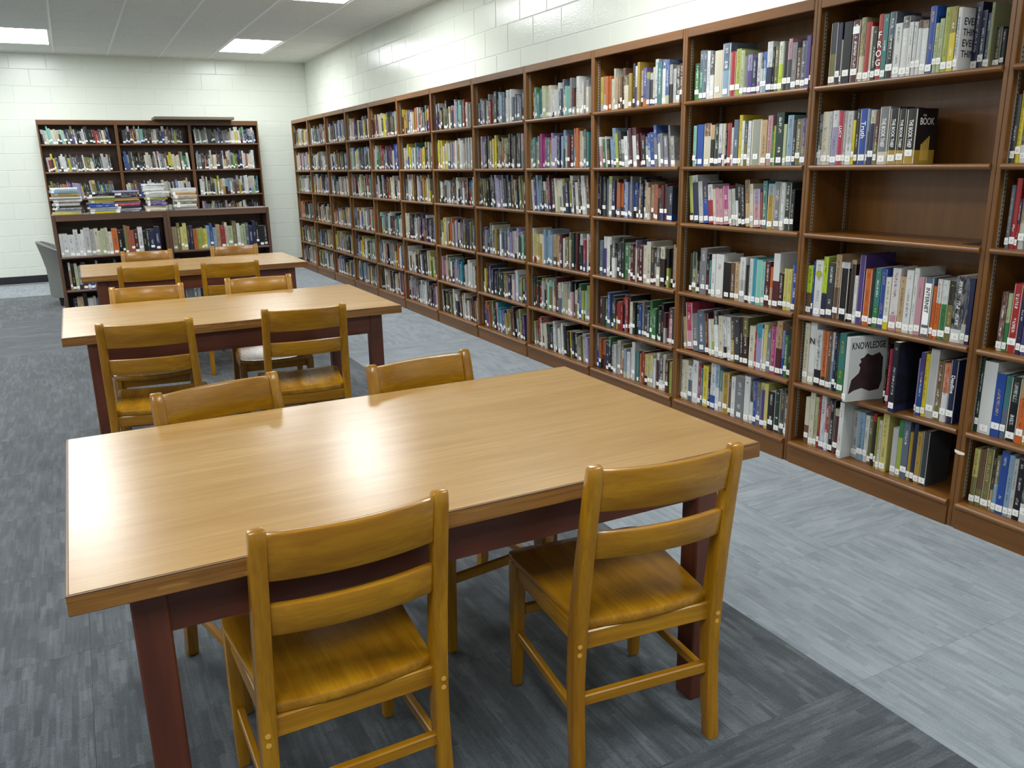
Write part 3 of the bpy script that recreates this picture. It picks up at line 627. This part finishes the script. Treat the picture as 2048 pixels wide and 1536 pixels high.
CASE_NAME = {0: 'second bookcase from right', 1: 'third bookcase from right', -1: 'rightmost bookcase'}
SHELF_NAME = ['top', 'second', 'third', 'fourth', 'fifth', 'bottom']
SX, SYD, SUP = (0, 0, -1), (0, -1, 0), (0, 0, 1)      # spine lettering runs downwards
for (bay, row), s in ROWS.items():
    z0 = SHELF_Z[row]; room = (CASE_H - 0.05 if row == 0 else SHELF_Z[row - 1] - 0.024) - z0 - 0.008
    prev_y, prev_lean = 99.0, 90.0
    for i, tk in enumerate(s.split('|')):
        p = tk.split(' '); y, t, h, sb, lean = [float(x) / 1000 for x in p[:5]]
        lean *= 1000; flags = p[6] if len(p) > 6 else ''; title = ' '.join(p[7:])
        h = min(h, room - (0.012 if lean else 0)); t = max(t - 0.0008, 0.006)
        lim = CASE_Y0 + bay * BAY - 0.026
        if lean and y + h * math.sin(math.radians(lean)) > lim: lean = max(0.0, math.degrees(math.asin(max(0, (lim - y) / h))))
        if lean: lean = min(lean, prev_lean); prev_lean = lean
        y = min(y, lim, prev_y); prev_y = y - t - 0.0004
        d = min(max(0.62 * h + rnd.uniform(-0.012, 0.014), 0.12), CASE_D - 0.012 - max(sb, 0.0))
        top, bot, split = parse_color(p[5])
        name = PAL[top][3] if split < 0.5 or split > 0.97 else PAL[bot][3] if top == bot else PAL[bot][3] + ' and ' + PAL[top][3]
        if title: lab = '%s book lettered %s, %s from left, %s shelf, %s' % (PAL[top if split < .5 else bot][3], 'EVERYTHING' if title == 'EVERY' else title, ORD[i], SHELF_NAME[row], CASE_NAME[bay])
        else: lab = '%s book, %s from left, %s shelf, %s' % (name, ORD[i], SHELF_NAME[row], CASE_NAME[bay])
        rz = 0.0
        if title == 'KNOWLEDGE': rz = -math.radians(12); d = 0.205; h = min(h, 0.30)
        fix = {'FROG', 'EVERY', 'LUCY', 'Truth', 'THE BOOK THIEF', 'TH', 'UFO', 'INTERNET', 'KNOWLEDGE', 'Deadline', 'N'}
        bk = make_book((CASE_X + sb, y, z0 + 0.0006 + (t * math.sin(math.radians(lean)) if lean else 0)), t, h, d, p[5], lab, 'books on the near bookcases', lean, rz,
                       hard=True if title else None, marks=title not in fix)
        f = -0.0014; bk = COVER[bk.name]
        if title == 'FROG':
            for k, ch in enumerate('FROG'): lettering(ch, 'white_ink', bk, (f, -t / 2, h * (0.68 - 0.14 * k)), (0, -1, 0), SUP, height=0.026)
        elif title == 'EVERY':
            for k, w in enumerate(('EVERY', 'THING', 'EVERY', 'THING')):
                lettering(w, 'black_ink', bk, (d * 0.5, -t - 0.0006, h * (0.78 - 0.17 * k)), (1, 0, 0), SUP, length=d * 0.72, height=0.026)
            lettering('EVERYTHING', 'blue_ink', bk, (f, -t / 2, h * 0.55), SX, SYD, length=h * 0.6, height=t * 0.4)
        elif title == 'KNOWLEDGE':
            lettering(title, 'black_ink', bk, (d * 0.5, -t - 0.0006, h * 0.86), (1, 0, 0), SUP, length=d * 0.86, height=0.032)
            sil = [(.06, .12), (.12, .34), (.30, .44), (.33, .52), (.28, .57), (.34, .61), (.31, .66), (.40, .68), (.48, .74), (.60, .70), (.80, .74), (.90, .66), (.92, .30), (.86, .16), (.62, .14), (.40, .20), (.2, .17)]
            m_ = MB(); n_ = len(sil); m_.v = [(a * d, -t - 0.0005, b_ * h) for a, b_ in sil] + [(a * d, -t + 0.0005, b_ * h) for a, b_ in sil]
            m_.f = [tuple(range(n_)), tuple(reversed(range(n_, 2 * n_)))] + [(i_, (i_ + 1) % n_, n_ + (i_ + 1) % n_, n_ + i_) for i_ in range(n_)]
            m_.build('cover_picture', MAT['photo_dark'], bk)
        elif title == 'THE BOOK THIEF':
            lettering(title, 'white_ink', bk, (f, -t / 2, h * 0.55), SX, SYD, length=h * 0.5, height=t * 0.38)
            if 'c' in flags:
                lettering('BOOK', 'white_ink', bk, (d * 0.5, -t - 0.0006, h * 0.76), (1, 0, 0), SUP, length=d * 0.68, height=0.028)
                lettering('THE', 'white_ink', bk, (d * 0.36, -t - 0.0006, h * 0.87), (1, 0, 0), SUP, height=0.008)
                m_ = MB()
                for q in range(5): m_.box(d * (0.3 + 0.085 * q), -t - 0.0006, h * 0.06, d * (0.3 + 0.085 * q + 0.06), -t + 0.0004, h * (0.36 + 0.035 * q))
                m_.build('cover_picture', MAT['gold_ink'], bk)
        elif title == 'TH':
            for k, ch in enumerate('TH'): lettering(ch, 'white_ink', bk, (0.02, -t - 0.0006, h * (0.8 - 0.16 * k)), (1, 0, 0), SUP, height=0.03)
        elif title == 'N': lettering('N', 'black_ink', bk, (f, -t / 2, h * 0.7), (0, -1, 0), SUP, height=0.03)
        elif title == 'UFO': lettering('UFO', 'white_ink', bk, (d * 0.3, -t - 0.0006, h * 0.72), (1, 0, 0), SUP, height=0.028)
        elif title == 'INTERNET':
            MB().box(-0.001, -t * 0.82, h * 0.2, 0.004, -t * 0.18, h * 0.9).build('spine_panel', MAT['white_ink'], bk)
            lettering(title, 'black_ink', bk, (f - 0.001, -t / 2, h * 0.62), SX, SYD, length=h * 0.42, height=t * 0.42)
        elif title: lettering(title, 'white_ink' if top in DARK else 'black_ink', bk, (f, -t / 2, h * 0.62), SX, SYD, length=min(h * 0.5, t * 2.3) if title == 'Deadline' else min(h * 0.3, t * 1.6), height=None)
        if 'g' in flags:
            g_ = MB().cyl(0, 0, -0.0008, 0.0008, min(t * 0.36, 0.016), n=20).build('round_sticker', plain('green_dot', rgb(150, 160, 30)), bk, loc=(-0.0009, -t / 2, h * 0.76), rot=(0, math.pi / 2, 0))
        if 'p' in flags: MB().box(-0.0011, -t * 0.9, h * 0.78, 0.003, -t * 0.1, h * 0.9).build('spine_patch', MAT['label'], bk)

# the books on the farther shelves: one countless mass
WEIGHTED = ['DG'] * 10 + ['K'] * 9 + ['W'] * 13 + ['OW'] * 10 + ['LG'] * 9 + ['G'] * 8 + ['TN'] * 5 + ['N'] * 6 + ['B'] * 4 + ['LB'] * 3 + ['SL'] * 6 + ['DGN'] * 4 + ['T'] * 3 + ['GN'] * 2 + ['M'] * 5 + \
    ['R'] * 4 + ['BR'] * 5 + ['OL'] * 5 + ['Y'] * 3 + ['YG'] * 2 + ['PK'] * 3 + ['LV'] * 3 + ['P'] * 2 + ['GD'] * 2 + ['O'] * 2 + ['PG'] * 3 + ['DBR'] * 4 + ['MT']
HINT = {(2, 0): 'Y O OW TN BR DG W LG YG OW W B LG K DG', (2, 1): 'W LG K LB W W M M M M B B B G G DG G', (2, 2): 'N SL N O P B N TN RO M DG W', (2, 3): 'LG W K DG GN M M OW DG OW K TN',
        (2, 4): 'M DG DG R R K DGN DG GN K M DG', (2, 5): 'O N GN LG OL W W T R PY W OW M M', (3, 0): 'GN T PG OW W SL MT M W G DG', (3, 1): 'T G MG SL LV N LB M O OW T K',
        (3, 2): 'W LB W DG K OW YG N W K LG LV', (3, 3): 'PY OW LB TN M OL DGN W OL', (3, 4): 'DGN DGN LG MT M MT TN K GN YG M', (3, 5): 'M R OW DGN LG W K K OL LV W',
        (4, 0): 'SL G DG LB W SL G', (4, 1): 'LV DG Y OL OL DG DG PK', (4, 2): 'OL K LV DG BR OL', (4, 3): 'N DG SL LV DG', (4, 4): 'Y N N DGN OL R LB YG DG', (4, 5): 'N O OL P CY B GD OL K YG M W',
        (5, 1): 'Y OW PK W LG OW', (5, 4): 'PK BR LV CY LG W M', (5, 5): 'K OL W BR OW M GD', (6, 1): 'OW Y T B Y N GD', (6, 4): 'W OW K DG M PY B', (7, 0): 'M OW Y DG LB', (8, 1): 'LG W DG LB K', (11, 1): 'OW PK PK LV Y'}
mass = BookMesh()
r2 = random.Random(21)
def fill_row(axis, a0, a1, base, z0, room, pal=None, hmax=0.26, sb0=0.03, fill=None, tw=(0.016, 0.036), strict=False):
    """axis 'y': spines face -x and run towards -y; axis 'x': spines face -y and run towards +x"""
    length = abs(a1 - a0); s = 0.004 if strict else r2.uniform(0.008, 0.05); end = length * (fill or r2.uniform(0.88, 0.985))
    hb = r2.uniform(0.19, min(0.235, room - 0.03)); i = 0; lean_row = math.radians(r2.choice((0, 0, 0, 0, 4, 6)))
    same = 0; key = None
    while s < end:
        t = r2.uniform(*tw) * r2.choice((0.8, 1, 1, 1.25))
        if s + t > length - 0.004: break
        h = min(hb + r2.choice((-0.02, -0.01, 0, 0, 0.01, 0.03, 0.045)) + r2.uniform(-0.006, 0.006), room - 0.012, hmax)
        d = min(0.64 * h + r2.uniform(-0.01, 0.012), 0.22); sb = sb0 + r2.uniform(-0.006, 0.012)
        if same <= 0:
            if pal: key = pal[min(int(s / length * len(pal)), len(pal) - 1)] if strict or r2.random() < 0.8 else r2.choice(WEIGHTED)
            else: key = r2.choice(WEIGHTED)
            same = r2.choice((0, 0, 0, 1, 2)) if not pal else 0
        else: same -= 1
        bot, split = (key, 0.0) if strict or r2.random() < 0.55 else (r2.choice(WEIGHTED), r2.choice((0.2, 0.3, 0.5, 0.7, 0.8)))
        jit = r2.uniform(0.86, 1.1)
        C = lambda k: tuple(min(c * jit, 0.9) for c in FAR_RGB[k][:3]) + (1,)
        sl, cl = math.sin(lean_row), math.cos(lean_row)
        def T(x, y, z, s=s, sb=sb):
            y2, z2 = y * cl + z * sl, -y * sl * 0 + z * cl
            if axis == 'y': return (base + sb + x, a0 - s + y2, z0 + z2)
            return (a0 + s - y2, base + sb + x, z0 + z2)
        par = (r2.random(), split, style_for(key, r2), 1)
        mass.cover(t, h, d, C(key), C(bot), par, T, False, False)
        mass.pages(t, h, d, T, False)
        zl = r2.choice((0.008, 0.012, 0.014, 0.02, 0.03, 0.045))
        if r2.random() < 0.8: mass.sticker(t, zl, zl + 0.024, T)
        s += t + 0.0008; i += 1
for bay in range(-1, 12):
    for row in range(6):
        if bay in (0, 1): continue
        room = (CASE_H - 0.05 if row == 0 else SHELF_Z[row - 1] - 0.024) - SHELF_Z[row]
        a0, a1 = CASE_Y0 + bay * BAY - 0.021, CASE_Y0 + (bay - 1) * BAY + 0.021
        if bay == -1:
            if row: a0 = float(ROWS[(-1, row)].split('|')[-1].split(' ')[0]) / 1000 - float(ROWS[(-1, row)].split('|')[-1].split(' ')[1]) / 1000 - 0.02
            else: a0 -= 0.12
        pal = HINT.get((bay, row)); pal = pal.split() if pal else None
        fill_row('y', a0, a1, CASE_X, SHELF_Z[row] + 0.0006, room, pal)
for k in range(3):
    for row in range(5):
        room = (CASE_H - 0.05 if row == 0 else TALL_Z[row - 1] - 0.024) - TALL_Z[row]
        fill_row('x', TALL_X + k * TALL_W + 0.022, TALL_X + (k + 1) * TALL_W - 0.022, TALL_Y, TALL_Z[row] + 0.0006, room, sb0=0.02, hmax=0.27)
LOWPAL = {(0, 0): 'W W W W W LG LG OW PG PG OW O DG K OL RO M W K DGN N N LG DG', (1, 0): 'TN OL PY PY N O YG YG Y LB B LB TN R OW PG OL W W PG SL N N K K PK DG'}
for k in range(2):
    for row in range(3):
        room = (LOW_H - 0.062 if row == 0 else LOW_Z[row - 1] - 0.024) - LOW_Z[row]
        pal = LOWPAL.get((k, row)); pal = pal.split() if pal else None
        fill_row('x', LOW_X + k * LOW_W + 0.032, LOW_X + (k + 1) * LOW_W - 0.032, LOW_Y, LOW_Z[row] + 0.0006, room, pal, hmax=0.30, sb0=0.03, fill=0.97, tw=(0.024, 0.044), strict=pal is not None)
mo = link('shelved_books', mass.mesh('shelved_books'))
tag(mo, 'rows of library books filling all the farther bookcases', 'books', kind='stuff')

# books lying in five piles on the low bookcase
PILES = [(-0.045, 0.27, ['PY', 'W', 'SL', 'DG', 'LG', 'DG', 'W', 'LG', 'TN', 'Y', 'LB', 'W'], 0.022), (0.26, 0.26, ['Y', 'LB', 'W', 'B', 'B', 'Y', 'Y', 'PG', 'K', 'DG'], 0.021),
         (0.49, 0.25, ['N', 'LG', 'N', 'RP', 'LV', 'GD', 'TN', 'N', 'K', 'LV'], 0.021), (0.76, 0.22, ['OW', 'OW', 'P', 'P', 'YG', 'LG', 'W', 'W', 'W', 'W'], 0.026), (1.035, 0.25, ['LG', 'W', 'OL', 'W', 'TN', 'TN', 'W'], 0.032)]
PN = ['leftmost', 'second', 'middle', 'fourth', 'rightmost']
for pi, (cx, L, cols, th) in enumerate(PILES):
    z = LOW_H + 0.0006
    for bi, key in enumerate(cols):
        t = th * rnd.uniform(0.82, 1.15); h = L * rnd.uniform(0.84, 1.0); d = min(0.20, h * 0.74)
        bot = key if rnd.random() < 0.6 else 'W'
        # lying: spine faces -y, height along x, thickness up
        bk = make_book((0, 0, 0), t, h, d, key if bot == key else '%s/W@.18' % key,
                       '%s book lying %s from bottom in the %s pile on low bookcase' % (PAL[key][3], ORD[bi], PN[pi]), 'books piled on the low bookcase', sticker=rnd.random() < 0.6)
        yaw = rnd.uniform(-0.05, 0.05)
        Rm = Matrix(((0, 0, 1, 0), (1, 0, 0, 0), (0, 1, 0, 0), (0, 0, 0, 1)))      # local x->y, y->z, z->x
        bk.matrix_world = Matrix.Translation((cx + rnd.uniform(-0.012, 0.012), LOW_Y + 0.02 + rnd.uniform(0, 0.03), z + t)) @ Matrix.Rotation(yaw, 4, 'Z') @ Matrix.Translation((-h / 2, 0, 0)) @ Rm
        z += t + 0.0004

# ------------------------------------------------------------------ tables
def make_table(x0, x1, y0, y1, label):
    H, th = 0.77, 0.042
    W, D = x1 - x0, y1 - y0
    r = empty('reading_table', ((x0 + x1) / 2, (y0 + y1) / 2, 0))
    hw, hd = W / 2, D / 2; e = 0.006
    top_ = MB().box(-hw + e, -hd + e, H - th + 0.002, hw - e, hd - e, H).build('table_top', MAT['laminate'], r)
    for sgn in (-1, 1):
        MB().box(-hw, min(sgn * hd, sgn * (hd - e)), H - th, hw, max(sgn * hd, sgn * (hd - e)), H - 0.0008).build('edge_band', MAT['edge_oak'], top_, bevel=0.002, seg=1)
        MB().box(min(sgn * hw, sgn * (hw - e)), -hd + e, H - th, max(sgn * hw, sgn * (hw - e)), hd - e, H - 0.0008).build('edge_band', MAT['edge_oak_y'], top_, bevel=0.002, seg=1)
    MB().box(-hw - 0.0002, -hd - 0.0002, H - 0.0026, hw + 0.0002, hd + 0.0002, H - 0.0009).build('edge_seam', MAT['seam'], top_)
    ix, iy, lw = 0.10, 0.045, 0.068
    for sx_ in (-1, 1):
        for sy_ in (-1, 1):
            cx, cyy = sx_ * (hw - ix - lw / 2), sy_ * (hd - iy - lw / 2)
            MB().box(cx - lw / 2, cyy - lw / 2, 0.0, cx + lw / 2, cyy + lw / 2, H - th).build('leg', MAT['red_z'], r, bevel=0.004, seg=1)
    for s_ in (-1, 1):
        cyy = s_ * (hd - iy - 0.018)
        MB().box(-hw + ix + lw, cyy - 0.011, H - th - 0.105, hw - ix - lw, cyy + 0.011, H - th).build('apron', MAT['red_x'], r)
        cx = s_ * (hw - ix - 0.018)
        MB().box(cx - 0.011, -hd + iy + lw, H - th - 0.105, cx + 0.011, hd - iy - lw, H - th).build('apron', MAT['red_y'], r)
    return tag(r, label, 'table', 'reading tables')
make_table(-0.107, 1.548, 1.547, 2.560, 'oak-topped reading table nearest the camera with dark red legs')
make_table(-0.129, 1.519, 4.232, 5.221, 'oak-topped reading table in the middle of the row of three')
make_table(-0.017, 1.633, 6.714, 7.650, 'oak-topped reading table farthest away, in front of the low bookcase')

# ------------------------------------------------------------------ chairs (front faces local +y)
def chair_parts():
    out = []
    H, SZ = 0.855, 0.435
    prof = [(0.0, -0.222, 0.034), (0.12, -0.211, 0.038), (0.26, -0.203, 0.043), (0.36, -0.206, 0.047), (0.46, -0.216, 0.047), (0.58, -0.233, 0.042), (0.72, -0.257, 0.036), (0.822, -0.275, 0.032), (0.847, -0.279, 0.026), (H, -0.281, 0.014)]
    for s in (-1, 1):
        secs = []
        for z, y, dp in prof:
            xc = s * (0.199 - 0.013 * z / H); w = 0.034
            secs.append([(xc - w / 2, y - dp / 2, z), (xc + w / 2, y - dp / 2, z), (xc + w / 2, y + dp / 2, z), (xc - w / 2, y + dp / 2, z)])
        out.append(('back_post', MB().loft(secs).mesh('back_post', MAT['chair_z'], 0.004, 2, True, 50), (0, 0, 0)))
    yb = lambda z: -0.216 - 0.0605 * (z - 0.46) / 0.362
    def rail(name, z0, z1, bow, th):
        secs = []; hw = 0.174; n = 10
        for i in range(n + 1):
            x = -hw + 2 * hw * i / n; o = -bow * (1 - (x / hw) ** 2)
            secs.append([(x, yb(z0) + o - th / 2, z0), (x, yb(z0) + o + th / 2, z0), (x, yb(z1) + o + th / 2, z1), (x, yb(z1) + o - th / 2, z1)])
        return (name, MB().loft(secs).mesh(name, MAT['chair_x'], 0.005, 2, True, 50), (0, 0, 0))
    out.append(rail('top_rail', 0.738, 0.844, 0.026, 0.021))
    out.append(rail('lower_rail', 0.610, 0.682, 0.024, 0.021))
    # saddle seat
    nu, nv = 14, 12; v = []; f = []
    def P(a, b):
        hw = 0.184 + 0.038 * b - 0.012 * max(0, b - 0.86) / 0.14 * abs(a) ** 6
        y = -0.204 + 0.423 * b + 0.016 * (1 - a * a) * b - 0.014 * max(0, abs(a) - 0.8) / 0.2 * max(0, b - 0.8) / 0.2 - 0.018 * (1 - a * a) * (1 - b) ** 3
        z = SZ - 0.015 * (1 - a * a) * math.sin(math.pi * min(1, 0.3 + 0.75 * (1 - b))) * 1.0 - 0.006 * (1 - b)
        return a * hw, y, z
    top = [[P(-1 + 2 * i / nu, j / nv) for i in range(nu + 1)] for j in range(nv + 1)]
    m = MB()
    for j in range(nv + 1):
        for i in range(nu + 1): m.v.append(top[j][i])
    off = len(m.v)
    for j in range(nv + 1):
        for i in range(nu + 1): x, y, z = top[j][i]; m.v.append((x * 0.985, y, min(z - 0.027, SZ - 0.028)))
    k = nu + 1
    for j in range(nv):
        for i in range(nu):
            a = j * k + i; m.f += [(a, a + 1, a + 1 + k, a + k), (off + a, off + a + k, off + a + 1 + k, off + a + 1)]
    bd = [i for i in range(nu + 1)] + [j * k + nu for j in range(1, nv + 1)] + [nv * k + i for i in range(nu - 1, -1, -1)] + [j * k for j in range(nv - 1, 0, -1)]
    for i in range(len(bd)): a, b_ = bd[i], bd[(i + 1) % len(bd)]; m.f.append((a, off + a, off + b_, b_))
    out.append(('seat', m.mesh('seat', MAT['chair_y'], 0.007, 2, True, 60), (0, 0, 0)))
    for s in (-1, 1):
        secs = []
        for z, w in ((0.006, 0.030), (0.2, 0.037), (0.41, 0.042)):
            cx, cyy = s * (0.192 - 0.006 * (1 - z / .41) * -1), 0.182 + 0.01 * (1 - z / 0.41)
            secs.append([(cx - w / 2, cyy - w / 2, z), (cx + w / 2, cyy - w / 2, z), (cx + w / 2, cyy + w / 2, z), (cx - w / 2, cyy + w / 2, z)])
        out.append(('front_leg', MB().loft(secs).mesh('front_leg', MAT['chair_z'], 0.006, 2, True, 50), (0, 0, 0)))
        out.append(('glide', MB().cyl(s * 0.198, 0.192, 0.0, 0.006, 0.013).mesh('glide', MAT['glide']), (0, 0, 0)))
        a = MB().loft([[(s * 0.188 - 0.010, -0.165, z) for z in ()] or [(s * 0.184 - 0.010, -0.182, 0.358), (s * 0.184 + 0.010, -0.182, 0.358), (s * 0.184 + 0.010, -0.182, 0.409), (s * 0.184 - 0.010, -0.182, 0.409)],
                       [(s * 0.192 - 0.010, 0.162, 0.358), (s * 0.192 + 0.010, 0.162, 0.358), (s * 0.192 + 0.010, 0.162, 0.409), (s * 0.192 - 0.010, 0.162, 0.409)]])
        out.append(('side_apron', a.mesh('side_apron', MAT['chair_y'], 0.002, 1), (0, 0, 0)))
        st_ = MB().loft([[(s * 0.196 - 0.009, -0.19, 0.165), (s * 0.196 + 0.009, -0.19, 0.165), (s * 0.196 + 0.009, -0.19, 0.192), (s * 0.196 - 0.009, -0.19, 0.192)],
                         [(s * 0.194 - 0.009, 0.168, 0.165), (s * 0.194 + 0.009, 0.168, 0.165), (s * 0.194 + 0.009, 0.168, 0.192), (s * 0.194 - 0.009, 0.168, 0.192)]])
        out.append(('side_stretcher', st_.mesh('side_stretcher', MAT['chair_y'], 0.003, 1), (0, 0, 0)))
    out.append(('back_apron', MB().box(-0.180, -0.214, 0.352, 0.180, -0.194, 0.402).mesh('back_apron', MAT['chair_x'], 0.003, 1), (0, 0, 0)))
    out.append(('front_apron', MB().box(-0.171, 0.172, 0.358, 0.171, 0.192, 0.409).mesh('front_apron', MAT['chair_x'], 0.003, 1), (0, 0, 0)))
    out.append(('back_stretcher', MB().box(-0.182, -0.217, 0.195, 0.182, -0.196, 0.225).mesh('back_stretcher', MAT['chair_x'], 0.003, 1), (0, 0, 0)))
    out.append(('front_stretcher', MB().box(-0.172, 0.178, 0.235, 0.172, 0.196, 0.265).mesh('front_stretcher', MAT['chair_x'], 0.003, 1), (0, 0, 0)))
    scr = MB()
    return out
chair = chair_parts()
hole_me = MB().cyl(0, 0, 0, 0.0012, 0.006, n=14).mesh('screw_plug', plain('screw_plug', rgb(206, 156, 66), 0.4))
# (x, y of the back posts' top, turn in degrees, label); turn 0 faces the back wall, 180 faces the camera
SEATS = [(0.405, 1.475, 1, 'golden oak chair at the near table, left one with its back to the camera'),
         (1.128, 1.412, -6, 'golden oak chair at the near table, right one with its back to the camera'),
         (0.326, 2.665, 193.5, 'golden oak chair on the far side of the near table, left one'),
         (1.006, 2.650, 188.4, 'golden oak chair on the far side of the near table, right one'),
         (0.215, 3.994, -9, 'golden oak chair at the middle table, left one with its back to the camera'),
         (0.930, 3.982, -5.2, 'golden oak chair at the middle table, right one with its back to the camera'),
         (0.322, 5.295, 175, 'golden oak chair on the far side of the middle table, left one'),
         (0.971, 5.320, 177, 'golden oak chair on the far side of the middle table, right one'),
         (0.419, 6.460, -4, 'golden oak chair at the farthest table, left one with its back to the camera'),
         (0.966, 6.335, -7, 'golden oak chair at the farthest table, right one with its back to the camera'),
         (0.505, 7.700, 179, 'golden oak chair on the far side of the farthest table, left one'),
         (1.227, 7.720, 174, 'golden oak chair on the far side of the farthest table, right one')]
for x, y, deg, lab in SEATS:
    a = math.radians(deg)
    # the location given is the middle of the back's top edge, 0.281 behind the chair's origin
    ox, oy = x - math.sin(a) * 0.281, y + math.cos(a) * 0.281
    r = empty('chair', (ox, oy, 0), a)
    posts = []; leg_ = None
    for n, me, l in chair:
        o = link(n, me, leg_ if n == 'glide' else r, l)
        if n == 'front_leg': leg_ = o
        if n == 'back_post': posts.append(o)
    if y < 2:
        for s in (-1, 1):
            for z in (0.352, 0.376): link('screw_plug', hole_me, posts[0 if s < 0 else 1], (s * 0.197, -0.2290 - (z - .352) * .1, z), (math.pi / 2, 0, 0))
    tag(r, lab, 'chair', 'oak chairs at the reading tables')

# ------------------------------------------------------------------ small things
r = empty('armchair', (-0.06, 11.10, 0), 0)
def shell(n=18):
    """flared tub back seen from outside: outer and inner arcs, open towards +x"""
    m = MB(); secs = []
    for i in range(n + 1):
        a = math.radians(100 + 160 * i / n); c, s_ = math.cos(a), math.sin(a)
        back = max(0, -c) ** 0.6
        hz = 0.50 + 0.24 * back
        pts = []
        for z, ro, th in ((0.10, 0.31, 0.0), (0.30, 0.31, 0.0), (0.42, 0.315, 0.0), (0.6, 0.35, 0.0), (0.74, 0.385, 0.0)):
            zz = min(z, hz); pts.append((ro * c * 1.0, ro * s_ * 1.06, zz))
        for z, ro in ((0.74, 0.335), (0.55, 0.275), (0.42, 0.245), (0.10, 0.245)):
            zz = min(z, hz); pts.append((ro * c, ro * s_ * 1.06, zz))
        secs.append(pts)
    return m.loft(secs)
shell().build('back_shell', MAT['fabric'], r, smooth=True)
MB().loft([[(0.32 * math.cos(t_) * 0.97, 0.32 * math.sin(t_) * 1.03, z) for t_ in [2 * math.pi * q / 24 for q in range(24)]] for z in (0.10, 0.30)]).build('seat_base', MAT['fabric'], r, bevel=0.01)
MB().loft([[(0.03 + 0.24 * math.cos(t_), 0.25 * math.sin(t_), z) for t_ in [2 * math.pi * q / 24 for q in range(24)]] for z in (0.30, 0.42)]).build('seat_cushion', MAT['fabric'], r, bevel=0.03, seg=3, smooth=True)
for sx_ in (-1, 1):
    for sy_ in (-1, 1):
        MB().loft([[(sx_ * 0.2 + q[0] * w, sy_ * 0.2 + q[1] * w, z) for q in ((-1, -1), (1, -1), (1, 1), (-1, 1))] for z, w in ((0.0, 0.014), (0.105, 0.026))]).build('leg', MAT['leg_dark'], r)
tag(r, 'grey upholstered armchair half hidden behind the low bookcase', 'armchair')

r = empty('bookend', (CASE_X + 0.045, 2.006, SHELF_Z[2] + 0.0004))
MB().loft([[(x, y, z) for x, z in ((0, 0.0), (0.14, 0.0), (0.14, 0.14), (0.12, 0.155), (0.02, 0.155), (0, 0.14))] for y in (0.0, 0.0018)]).build('upright_plate', MAT['black_metal'], r)
MB().box(0.0, 0.0018, 0.0, 0.14, 0.10, 0.0014).build('foot_plate', MAT['black_metal'], r)
tag(r, 'black metal bookend at the end of the empty shelf', 'bookend')
tp = MB(); tp.loft([[(CASE_X - 0.0014, 1.999 - u_, z) for u_, z in ((0.0, 0.335), (0.045, 0.331), (0.044, 0.322), (0.02, 0.318), (0.002, 0.324))], [(CASE_X - 0.0006, 1.999 - u_, z) for u_, z in ((0.0, 0.335), (0.045, 0.331), (0.044, 0.322), (0.02, 0.318), (0.002, 0.324))]])
tag(tp.build('tape_scrap', MAT['tape']), 'scrap of torn white tape stuck to a bookcase upright', 'tape')
